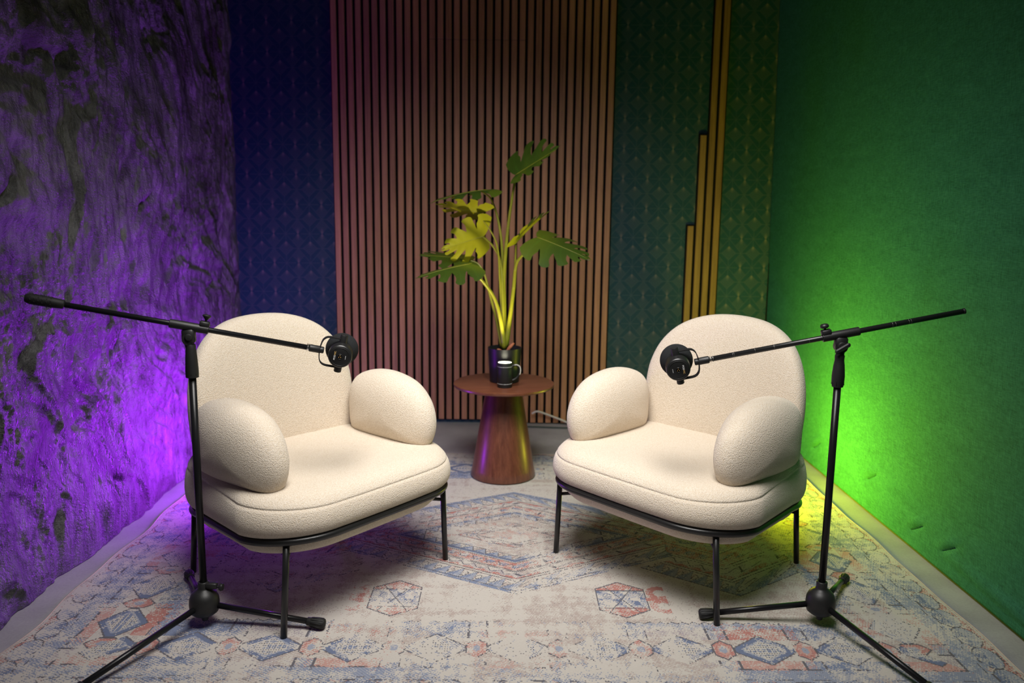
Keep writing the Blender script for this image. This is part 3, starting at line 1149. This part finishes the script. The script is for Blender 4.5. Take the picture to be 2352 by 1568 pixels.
def leaf(base, tip, side, wl, wr, cuts=5, droop=.12, fold=.25, lobes_back=.30, curl=.1, seed=0, hole=True):
    """split leaf: base and tip on the midrib, side = direction of the left half's spread.
    Every lobe follows a side vein that leaves the midrib and bends towards the tip."""
    rnd = random.Random(seed)
    base, tip = np.array(base, float), np.array(tip, float)
    L = np.linalg.norm(tip - base)
    e1 = (tip - base) / L
    s = np.array(side, float)
    s = s - e1 * (s @ e1)
    s /= np.linalg.norm(s)
    nrm = np.cross(e1, s)
    vs, fs, vein = [], [], []

    def surf(sd, q, tt, W):
        """q: place of the vein on the midrib 0..1, tt: distance along the vein 0..1"""
        ang = 2.55 - 2.15 * q ** .7                     # near the base the veins sweep back
        shape = (.80 + .42 * math.sin(PI * min(1, q * 1.15 + .12))) * (1 - q ** 4 * .62)
        r = W * shape * tt
        bend = .55 * tt
        a = ang - bend * .9
        x = q * L * .93 + r * math.cos(a) * .62 + .07 * L * q * tt * 0
        y = r * math.sin(max(.12, a))
        z = fold * y - droop * (x / L) ** 2 * L - curl * (y * y) / W + .012 * L * math.sin(q * 40) * tt * .3
        return base + e1 * x + s * sd * y + nrm * z

    for sd, W in ((1, wl), (-1, wr)):
        nq = 64
        inner = .33
        bounds = [i / cuts for i in range(cuts + 1)]
        # inner blade
        NI = 6
        ids = {}
        for i in range(nq + 1):
            for j in range(NI + 1):
                q = i / nq
                ids[i, j] = len(vs)
                vs.append(surf(sd, q, inner * j / NI, W))
                on = abs((q * cuts) % 1 - .5) < .06
                vein.append(1.0 if (j == 0 or on) else 0.0)
        for i in range(nq):
            for j in range(NI):
                f = (ids[i, j], ids[i + 1, j], ids[i + 1, j + 1], ids[i, j + 1])
                fs.append(f if sd == 1 else f[::-1])
        # lobes
        NO, NQ = 9, 12
        for c in range(cuts):
            q0, q1 = bounds[c], bounds[c + 1]
            depth = inner + (.0 if c not in (0,) else .22) + rnd.random() * .08
            gap = (.38 + .14 * rnd.random()) if c < cuts - 1 else .2
            reach = 1.0 - .06 * rnd.random()
            lid = {}
            for i in range(NQ + 1):
                u = i / NQ * 2 - 1
                for j in range(NO + 1):
                    tj = j / NO
                    t_abs = inner + (reach - inner) * tj * (1 - .13 * abs(u) ** 3.0)
                    k = max(0, (t_abs - depth) / (1.001 - depth))
                    shr = 1 - gap * min(1, k * 2.2) ** .6
                    if c == 0 and u < 0:
                        shr = 1
                    if c == cuts - 1 and u > 0:
                        shr = 1
                    q = (q0 + q1) / 2 + u * (q1 - q0) / 2 * shr
                    lid[i, j] = len(vs)
                    vs.append(surf(sd, q, t_abs, W))
                    vein.append(.8 if abs(u) < .1 else 0.0)
            for i in range(NQ):
                for j in range(NO):
                    f = (lid[i, j], lid[i + 1, j], lid[i + 1, j + 1], lid[i, j + 1])
                    fs.append(f if sd == 1 else f[::-1])
    me = bpy.data.meshes.new('leaf')
    me.from_pydata([tuple(v) for v in vs], [], fs)
    a = me.attributes.new('vein', 'FLOAT', 'POINT')
    a.data.foreach_set('value', np.array(vein, np.float32))
    me.materials.append(M['leaf'])
    bm = bmesh.new()
    bm.from_mesh(me)
    bmesh.ops.remove_doubles(bm, verts=bm.verts, dist=4e-4)
    for f in bm.faces:
        f.smooth = True
    bm.to_mesh(me)
    bm.free()
    o = bpy.data.objects.new('leaf', me)
    COL.objects.link(o)
    o.parent = pl
    # midrib is a raised sub-part
    mid = [base + e1 * (L * .93 * i / 16) + nrm * (-droop * (.93 * i / 16) ** 2 * L + .0006) for i in range(17)]
    MB().tube(mid, [.0022 * (1 - .75 * i / 16) for i in range(17)], 8).build('midrib', M['stem'], o)
    return o


# base pixel+depth, tip pixel+depth, spread direction, widths
leaf(pix(1184, 402, 3.74), pix(1285, 338, 3.66), (-.30, .80, .32), .145, .085, 5, .0, .25, curl=.1, seed=1)
leaf(pix(1118, 436, 3.79), pix(984, 447, 3.66), (.0, -.97, -.06), .13, .12, 5, .14, .12, curl=.3, seed=2)
leaf(pix(1106, 490, 3.66), pix(1000, 462, 3.56), (.1, -.85, .38), .10, .11, 5, .06, .25, curl=.2, seed=3)
leaf(pix(1112, 542, 3.73), pix(1014, 571, 3.65), (.05, -.66, .75), .135, .135, 5, .03, .12, curl=.1, seed=4)
leaf(pix(1082, 606, 3.52), pix(952, 628, 3.41), (0, -.97, -.20), .12, .12, 5, .08, -.08, curl=.25, seed=5)
leaf(pix(1086, 596, 3.83), pix(962, 580, 3.72), (0, -.93, -.33), .11, .14, 5, .05, -.1, curl=.2, seed=6)
leaf(pix(1234, 545, 3.65), pix(1358, 590, 3.54), (.10, .86, .45), .155, .135, 5, .06, -.12, curl=.15, seed=7)
leaf(pix(1184, 560, 3.77), pix(1258, 474, 3.70), (.10, .96, -.02), .11, .085, 4, .10, .35, curl=.1, seed=8)

# ------------------------------------------------------------------ cables on the floor by the back wall
cab = MB().tube(spline([(.16, 4.660, .075), (.19, 4.655, .090), (.24, 4.66, .075), (.33, 4.665, .040), (.42, 4.665, .010), (.62, 4.66, .006), (.9, 4.65, .006)], 10), .0055, 10).build('white_cable', M['ivory'])
tag(cab, 'white cable lying along the foot of the slatted panels behind the side table', 'cable')
cab = MB().tube(spline([(.10, 4.62, .005), (.20, 4.612, .005), (.32, 4.598, .005), (.45, 4.60, .005), (.62, 4.61, .005), (.9, 4.62, .005)], 10), .0045, 10).build('dark_cable', M['greencable'])
tag(cab, 'dark green cable lying on the grey floor in front of the white cable', 'cable')

# ------------------------------------------------------------------ microphone stands and microphones


def unit(v):
    v = np.array(v, float)
    return v / np.linalg.norm(v)


def text_mesh(txt, size, mat, name, parent, origin, ex, ey, depth=.0003):
    cu = bpy.data.curves.new(name, 'FONT')
    cu.body = txt
    cu.size = size
    cu.extrude = depth
    cu.align_y = 'CENTER'
    tmp = bpy.data.objects.new(name, cu)
    COL.objects.link(tmp)
    bpy.context.view_layer.update()
    me = bpy.data.meshes.new_from_object(tmp.evaluated_get(bpy.context.evaluated_depsgraph_get()))
    bpy.data.objects.remove(tmp)
    bpy.data.curves.remove(cu)
    ez = np.cross(ex, ey)
    co = np.zeros(len(me.vertices) * 3)
    me.vertices.foreach_get('co', co)
    co = co.reshape(-1, 3)
    width = co[:, 0].max()
    out = np.array(origin) + co[:, :1] * ex + co[:, 1:2] * ey + co[:, 2:] * ez
    me.vertices.foreach_set('co', out.ravel())
    me.materials.clear()
    me.materials.append(mat)
    o = bpy.data.objects.new(name, me)
    COL.objects.link(o)
    o.parent = parent
    return width


def microphone(B, eb, axis, label):
    """B: body centre, eb: boom direction, axis: from the socket end towards the windscreen"""
    t = thing('microphone', label, 'microphone', B, 0, 'black broadcast microphones')
    O = np.array(B)
    eb = unit(eb)
    ax = unit(axis)
    ep = unit(np.cross(np.cross(eb, (0, 0, 1.0)), eb))      # roughly upwards, square to the boom
    ep = unit(ep - ax * (ep @ ax))
    sd = unit(np.cross(ep, ax))                              # sideways on the socket face
    if sd @ eb > 0:
        sd = -sd                                             # towards the stand
    z = np.zeros(3)
    body = MB().lathe([(.002, -.040), (.0315, -.040), (.0350, -.0375), (.0362, -.033), (.0362, .012), (.035, .02), (.030, .03), (.002, .03)], z, ax, 48).build('body', M['black'], t, True, 50)
    face = z - ax * .0402
    MB().lathe([(.0285, 0), (.0288, -.0004), (.0278, -.0006), (.0272, 0)], face, ax, 48, False, False).build('rim_groove', M['plastic'], body)
    MB().lathe([(.0085, .0003), (.0085, -.0008), (.0070, -.0010), (.0066, .0)], face, ax, 32, False, False).build('socket_ring', M['black'], body)
    MB().lathe([(.0002, -.0004), (.0068, -.0004), (.0068, .0)], face, ax, 32).build('socket', M['felt'], body)
    for a in (90, 210, 330):
        c = face + .0034 * (math.cos(math.radians(a)) * sd + math.sin(math.radians(a)) * ep)
        MB().lathe([(.0011, .0), (.0011, -.0014), (.0002, -.0018)], c, ax, 10).build('contact_pin', M['brass'], body)
    # foam windscreen, egg-shaped
    pr = []
    for k in range(25):
        a = PI * k / 24
        pr.append((max(.0008, .0505 * math.sin(a) ** .85), .048 - .046 * math.cos(a)))
    MB().lathe(pr, z, ax, 48).build('windscreen', M['foam'], t)
    # swivel bosses on both sides
    for s in (1, -1):
        MB().lathe([(.0115, .030), (.0115, .0575), (.0105, .0595), (.002, .060)], z, ep * s, 28).build('pivot_knob', M['plastic'], t, True, 40)
    # U-shaped yoke
    U = []
    for k in range(-10, 11):
        q = k / 10
        yy = .0445 * max(-1, min(1, q * 1.35))
        u = abs(q)
        xx = .060 if u < .62 else .060 - .060 * ((u - .62) / .38) ** 1.0
        U.append((xx, yy))
    U = [(0, -.0455), (.020, -.0455), (.040, -.0450), (.052, -.041), (.060, -.031), (.0635, -.015), (.064, 0), (.0635, .015), (.060, .031), (.052, .041), (.040, .0450), (.020, .0455), (0, .0455)]
    U = spline(U, 4)
    R = []
    for i, (a, b) in enumerate(U):
        tg = unit(np.array(U[min(i + 1, len(U) - 1)]) - np.array(U[max(i - 1, 0)]))
        nn = np.array([-tg[1], tg[0]])
        c = -eb * a + ep * b
        n3 = -eb * nn[0] + ep * nn[1]
        wv = unit(np.cross(eb, ep))
        R.append([c + n3 * .0014 + wv * .0075, c + n3 * .0014 - wv * .0075, c - n3 * .0014 - wv * .0075, c - n3 * .0014 + wv * .0075])
    MB().rings(R).build('yoke', M['plastic'], t, False)
    J = -eb * .064
    MB().lathe([(.0098, .0), (.0102, .001), (.0102, .010), (.0092, .012), (.003, .012)], J, eb, 24).build('yoke_nut', M['plastic'], t, True, 40)
    MB().lathe([(.010, 0), (.0112, .002), (.0112, .030), (.009, .0325), (.004, .0325)], J, -eb, 28).build('thread_adapter', M['plastic'], t, True, 40)
    # lettering reads along the pivot axis, on the side of the stand
    ey = sd                                                  # top of the letters points to the stand
    ex = unit(np.cross(ey, -ax))
    start = face - ax * .0002 + sd * .0155 - ex * .0125
    w = text_mesh('POD', .0072, M['white'], 'lettering', body, start, ex, ey)
    text_mesh('MIC', .0072, M['gold'], 'lettering', body, start + ex * (w + .0006), ex, ey)
    for k in range(5):
        MB().box(face - ax * .0003 - sd * .0165 + ex * (.0024 * (k - 2)), (.0014, .0013, .0004), (ex, ey, ax)).build('fine_print', M['white'], body, False)
    return t


def stand(base, ztop, left):
    bx, by = base
    lab = 'black tripod boom microphone stand in front of the left armchair' if left else 'black scuffed tripod boom microphone stand beside the green wall'
    t = thing('microphone_stand', lab, 'microphone stand', (bx, by, RT), 0, 'tripod microphone stands')
    O = np.array([bx, by, RT])
    zt = ztop - RT
    # hub
    hub = MB()
    hub.lathe([(.002, .026), (.012, .026), (.0125, .034), (.030, .038), (.040, .046), (.0435, .058), (.0445, .074), (.0430, .090), (.037, .104), (.027, .114), (.0185, .119), (.0165, .124), (.0165, .140), (.0145, .142), (.002, .142)], n=40)
    hubo = hub.build('hub', M['plastic'], t, True, 45)
    MB().lathe([(.002, .0), (.0085, .0), (.0095, .002), (.0095, .010), (.002, .010)], (0, 0, .017), n=20).build('hub_screw', M['plastic'], hubo, True, 40)
    if left:
        MB().box((.026, -.004, .131), (.036, .020, .018), bev=.003).build('clamp_block', M['plastic'], hubo)
        MB().lathe([(.004, 0), (.004, .008), (.0105, .010), (.012, .014), (.0105, .019), (.004, .020)], (.042, -.004, .127), (1, -.1, 0), 12).build('locking_screw', M['plastic'], hubo, True, 40)
    else:
        MB().lathe([(.004, 0), (.004, .008), (.0105, .010), (.012, .014), (.0105, .019), (.004, .020)], (.006, .015, .131), (.25, 1, 0), 12).build('locking_screw', M['plastic'], hubo, True, 40)
    d0 = -90 if False else 0
    if left:
        feet = [(-.548, 2.246), (-1.090, 2.578), (-1.128, 1.868)]
    else:
        feet = [(.622, 2.326), (1.192, 2.590), (1.158, 1.895)]
    for fx, fy in feet:
        e = np.array([fx, fy, .0165 + RT]) - O
        r = np.hypot(e[0], e[1])
        u = np.array([e[0] / r, e[1] / r, 0])
        a = u * .030 + np.array([0, 0, .068])
        ln = MB().tube([a, e], .0092, 16).build('leg', M['satin'], t)
        dv = unit(e - a)
        mb = MB()
        mb.lathe([(.0105, -.052), (.0125, -.050), (.0132, -.032), (.0158, -.018), (.0165, -.004), (.0150, .002), (.0100, .005), (.002, .006)], e, dv, 20)
        up = unit(np.cross(np.cross(dv, (0, 0, 1.0)), dv))
        sd = np.cross(dv, up)
        for k in range(10):
            aa = 2 * PI * k / 10
            rad = math.cos(aa) * up + math.sin(aa) * sd
            mb.tube([e - dv * .040 + rad * .0128, e - dv * .018 + rad * .0160, e - dv * .002 + rad * .0160], .0014, 6)
        mb.build('rubber_foot', M['rubber'], ln)
    # pole, grip, neck
    MB().tube([(0, 0, .12), (0, 0, zt - .11)], .0108, 20).build('pole', M['satin'], t)
    g0 = zt - .140
    g1 = zt - .045
    if left:
        gp = [(.0115, g0), (.0182, g0 + .001), (.0186, g0 + .020), (.0172, g0 + .050), (.0150, g1 - .014), (.0142, g1 - .010), (.0142, g1), (.012, g1 + .004)]
    else:
        gp = [(.0115, g0), (.0160, g0 + .002), (.0182, g0 + .020), (.0185, g0 + .035), (.0160, g0 + .066), (.0138, g1 - .016), (.0136, g1 - .010), (.0142, g1), (.0125, g1 + .004)]
    grip = MB().lathe(gp, n=24).build('height_grip', M['rubber'], t, True, 35)
    for k in range(8):
        a = 2 * PI * k / 8 + .2
        MB().tube([(.0176 * math.cos(a), .0176 * math.sin(a), g0 + .008), (.0152 * math.cos(a), .0152 * math.sin(a), g0 + .060)], .0011, 6).build('grip_rib', M['rubber'], grip)
    return t, O


def boom(t, O, A, mid, B, left):
    """A: outer end, mid: over the pole, B: microphone body centre"""
    A, mid, B = [np.array(q, float) - O for q in (A, mid, B)]
    eb = unit(B - A)
    E = B - eb * .104                                       # end of the tube at the microphone
    tube = MB().tube([A, E], .0080, 18).build('boom_arm', M['satin'] if left else M['black'], t)
    MB().lathe([(.0055, 0), (.0055, .0072)], E, eb, 16).build('thread_tip', M['steel'], tube)
    if left:
        mb = MB()
        for off in (.0003, .0041):
            mb.lathe([(.0062, 0), (.0112, .0003), (.0118, .0012), (.0112, .0028), (.0062, .003)], E + eb * off, eb, 14)
        mb.build('locking_ring', M['chrome'], tube, True, 40)
        # dimpled foam handle
        hl = MB()
        hl.lathe([(.002, -.004), (.010, -.003), (.0138, .004), (.0150, .012), (.0148, .060), (.0128, .092), (.0102, .095), (.0085, .0955)], A, eb, 24)
        e1 = unit(np.cross(eb, (0, 0, 1.0)))
        e2 = np.cross(e1, eb)
        for i in range(6):
            for k in range(10):
                a = 2 * PI * (k + .5 * (i % 2)) / 10
                rad = math.cos(a) * e1 + math.sin(a) * e2
                c = A + eb * (.012 + .010 * i) + rad * .0148
                hl.lathe([(.0021, 0), (.0012, .0009), (.0003, .0011)], c, rad, 7)
        hl.build('handle', M['rubber'], tube, True, 50)
    else:
        mb = MB()
        for off in (-.004, .003):
            mb.lathe([(.0078, 0), (.0092, .0004), (.0092, .0016), (.0078, .002)], E + eb * off, eb, 14)
        mb.build('locking_ring', M['steel'], tube, True, 40)
        r2 = random.Random(3)
        e1 = unit(np.cross(eb, (0, 0, 1.0)))
        e2 = np.cross(e1, eb)
        Lt = np.linalg.norm(E - A)
        for k in range(11):
            s = r2.choice((r2.uniform(.04, .30), r2.uniform(.5, .95))) * Lt
            MB().lathe([(.0079, 0), (.00815, .0002), (.00815, .0008), (.0079, .001)], A + eb * s, eb, 16, False, False).build('scuff_mark', M['steel'], tube)
        MB().lathe([(.002, -.001), (.0082, -.001), (.0086, .0), (.0086, .004), (.008, .005)], A, eb, 18).build('end_cap', M['plastic'], tube, True, 40)
    # swivel clamp
    up = unit(np.cross(np.cross(eb, (0, 0, 1.0)), eb))
    sidev = np.cross(eb, up)
    if sidev[1] > 0:
        sidev = -sidev                                      # towards the camera
    s0, s1 = (-.052, .056)
    cl = MB()
    cl.lathe([(.0088, s0), (.0125, s0 + .001), (.0130, s0 + .004), (.0130, s1 - .004), (.0125, s1 - .001), (.0088, s1)], mid, eb, 24)
    clo = cl.build('boom_clamp', M['plastic'], t, True, 40)
    MB().box(mid + eb * .042 + up * .014, (.028, .022, .018), (eb, sidev, up), .003).build('clamp_block', M['plastic'], clo)
    K = mid + eb * .044 + up * .022
    if left:
        MB().lathe([(.003, 0), (.0035, .006), (.006, .009), (.0120, .016), (.0125, .019), (.010, .021), (.002, .0212)], K, up, 14).build('locking_knob', M['plastic'], clo, True, 30)
    else:
        MB().lathe([(.003, 0), (.0035, .005), (.009, .006), (.0125, .009), (.0125, .014), (.009, .018), (.002, .0185)], K, up, 20).build('locking_knob', M['plastic'], clo, True, 30)
    # joint between clamp and neck
    top = np.array([0, 0, mid[2] - .055])
    jt = MB()
    jc = np.array([mid[0], mid[1], mid[2] - .026])
    jt.box(jc + np.array([0, 0, -.002]), (.036, .026, .040), bev=.005)
    jt.lathe([(.0185, -.0125), (.0185, .0125)], jc + np.array([0, 0, -.010]), sidev, 28)
    jt.lathe([(.0118, -.022), (.0145, .004)], np.array([mid[0], mid[1], mid[2] - .040]), (0, 0, 1), 20)
    jo = jt.build('swivel_joint', M['plastic'], t, True, 40)
    if left:
        MB().lathe([(.0105, 0), (.0105, .003), (.008, .006), (.002, .0068)], jc + np.array([0, 0, -.004]) + sidev * .013, sidev, 20).build('joint_bolt', M['rubber'], jo, True, 40)
    else:
        MB().lathe([(.0110, 0), (.0110, .008), (.009, .010), (.002, .0105)], jc + np.array([-.002, 0, -.006]) + sidev * .013, sidev, 20).build('joint_bolt', M['rubber'], jo, True, 40)
        w1 = unit(np.array([.85, 0, .53]))
        MB().box(jc + np.array([-.001, 0, -.012]) + sidev * .026, (.050, .013, .010), (w1, np.cross((0, 1.0, 0), w1), (0, 1.0, 0)), .004).build('wing_nut', M['plastic'], jo, False)
    return eb


ls, lo = stand((-.915, 2.265), .922, True)
A = at(60, 684, 2.15)
Bm = at(783, 811, 2.385)
mid = A + (Bm - A) * ((-.9185 - A[0]) / (Bm[0] - A[0]))
eb = boom(ls, lo, A, mid, Bm, True)
microphone(Bm, eb, (-.13, 1, .10), 'black broadcast microphone with foam windscreen on the left boom, before the left armchair')

rs, ro = stand((.988, 2.300), .905, False)
A = at(2216, 714, 2.27)
Bm = at(1556, 839, 2.36)
mid = A + (Bm - A) * ((.9915 - A[0]) / (Bm[0] - A[0]))
eb = boom(rs, ro, A, mid, Bm, False)
microphone(Bm, eb, (.13, 1, .17), 'black broadcast microphone with foam windscreen on the right boom, before the right armchair')

# ------------------------------------------------------------------ light


def area(name, loc, target, size, power, color, spread=180, sy=None):
    ld = bpy.data.lights.new(name, 'AREA')
    ld.energy = power
    ld.color = color
    ld.shape = 'RECTANGLE' if sy else 'SQUARE'
    ld.size = size
    if sy:
        ld.size_y = sy
    ld.spread = math.radians(spread)
    o = bpy.data.objects.new(name, ld)
    COL.objects.link(o)
    o.location = loc
    o.rotation_euler = (Vector(target) - Vector(loc)).to_track_quat('-Z', 'Y').to_euler()
    return o


area('key_softbox', (0.0, 1.66, 2.62), (0, 2.92, .35), 1.2, 33.5, (1.0, .97, .935), 92)


def fill_point(name, loc, power, color, r):
    ld = bpy.data.lights.new(name, 'POINT')
    ld.energy = power
    ld.color = color
    ld.shadow_soft_size = r
    o = bpy.data.objects.new(name, ld)
    COL.objects.link(o)
    o.location = loc


area('purple_floor_panel', (-1.04, 3.46, .16), (-1.6, 3.42, .48), .34, 31, (.36, .012, 1.0), 170, .26)
fill_point('purple_spill_fill', (-.95, 3.50, .15), 7, (.36, .012, 1.0), .05)  # added fill by the purple panel, carries its spill to floor and back wall
area('green_floor_panel', (.97, 3.52, .12), (1.7, 3.44, .50), .20, 40, (.85, 1.0, .015), 170, .20)
fill_point('green_spill_fill', (1.03, 3.72, .15), 5, (1.0, .92, .04), .05)  # added fill near the green panel, yellower, for slats and rug
sl = bpy.data.lights.new('lamp_beam', 'SPOT')
sl.energy = 20
sl.color = (1.0, .84, .26)
sl.spot_size = math.radians(66)
sl.spot_blend = .5
sl.shadow_soft_size = .028
so = bpy.data.objects.new('lamp_beam', sl)
COL.objects.link(so)
so.location = LC + np.array([0, 0, .120])
so.rotation_euler = Vector((-.10, .13, 1)).to_track_quat('-Z', 'Y').to_euler()

w = bpy.data.worlds.new('studio')
scene.world = w
w.use_nodes = True
w.node_tree.nodes['Background'].inputs[0].default_value = (.9, .95, 1, 1)
w.node_tree.nodes['Background'].inputs[1].default_value = .012

vs_ = scene.view_settings
scene.display_settings.display_device = 'sRGB'
vs_.view_transform = 'Standard'
vs_.look = 'None'
vs_.gamma = 1
vs_.exposure = 0
vs_.use_curve_mapping = False
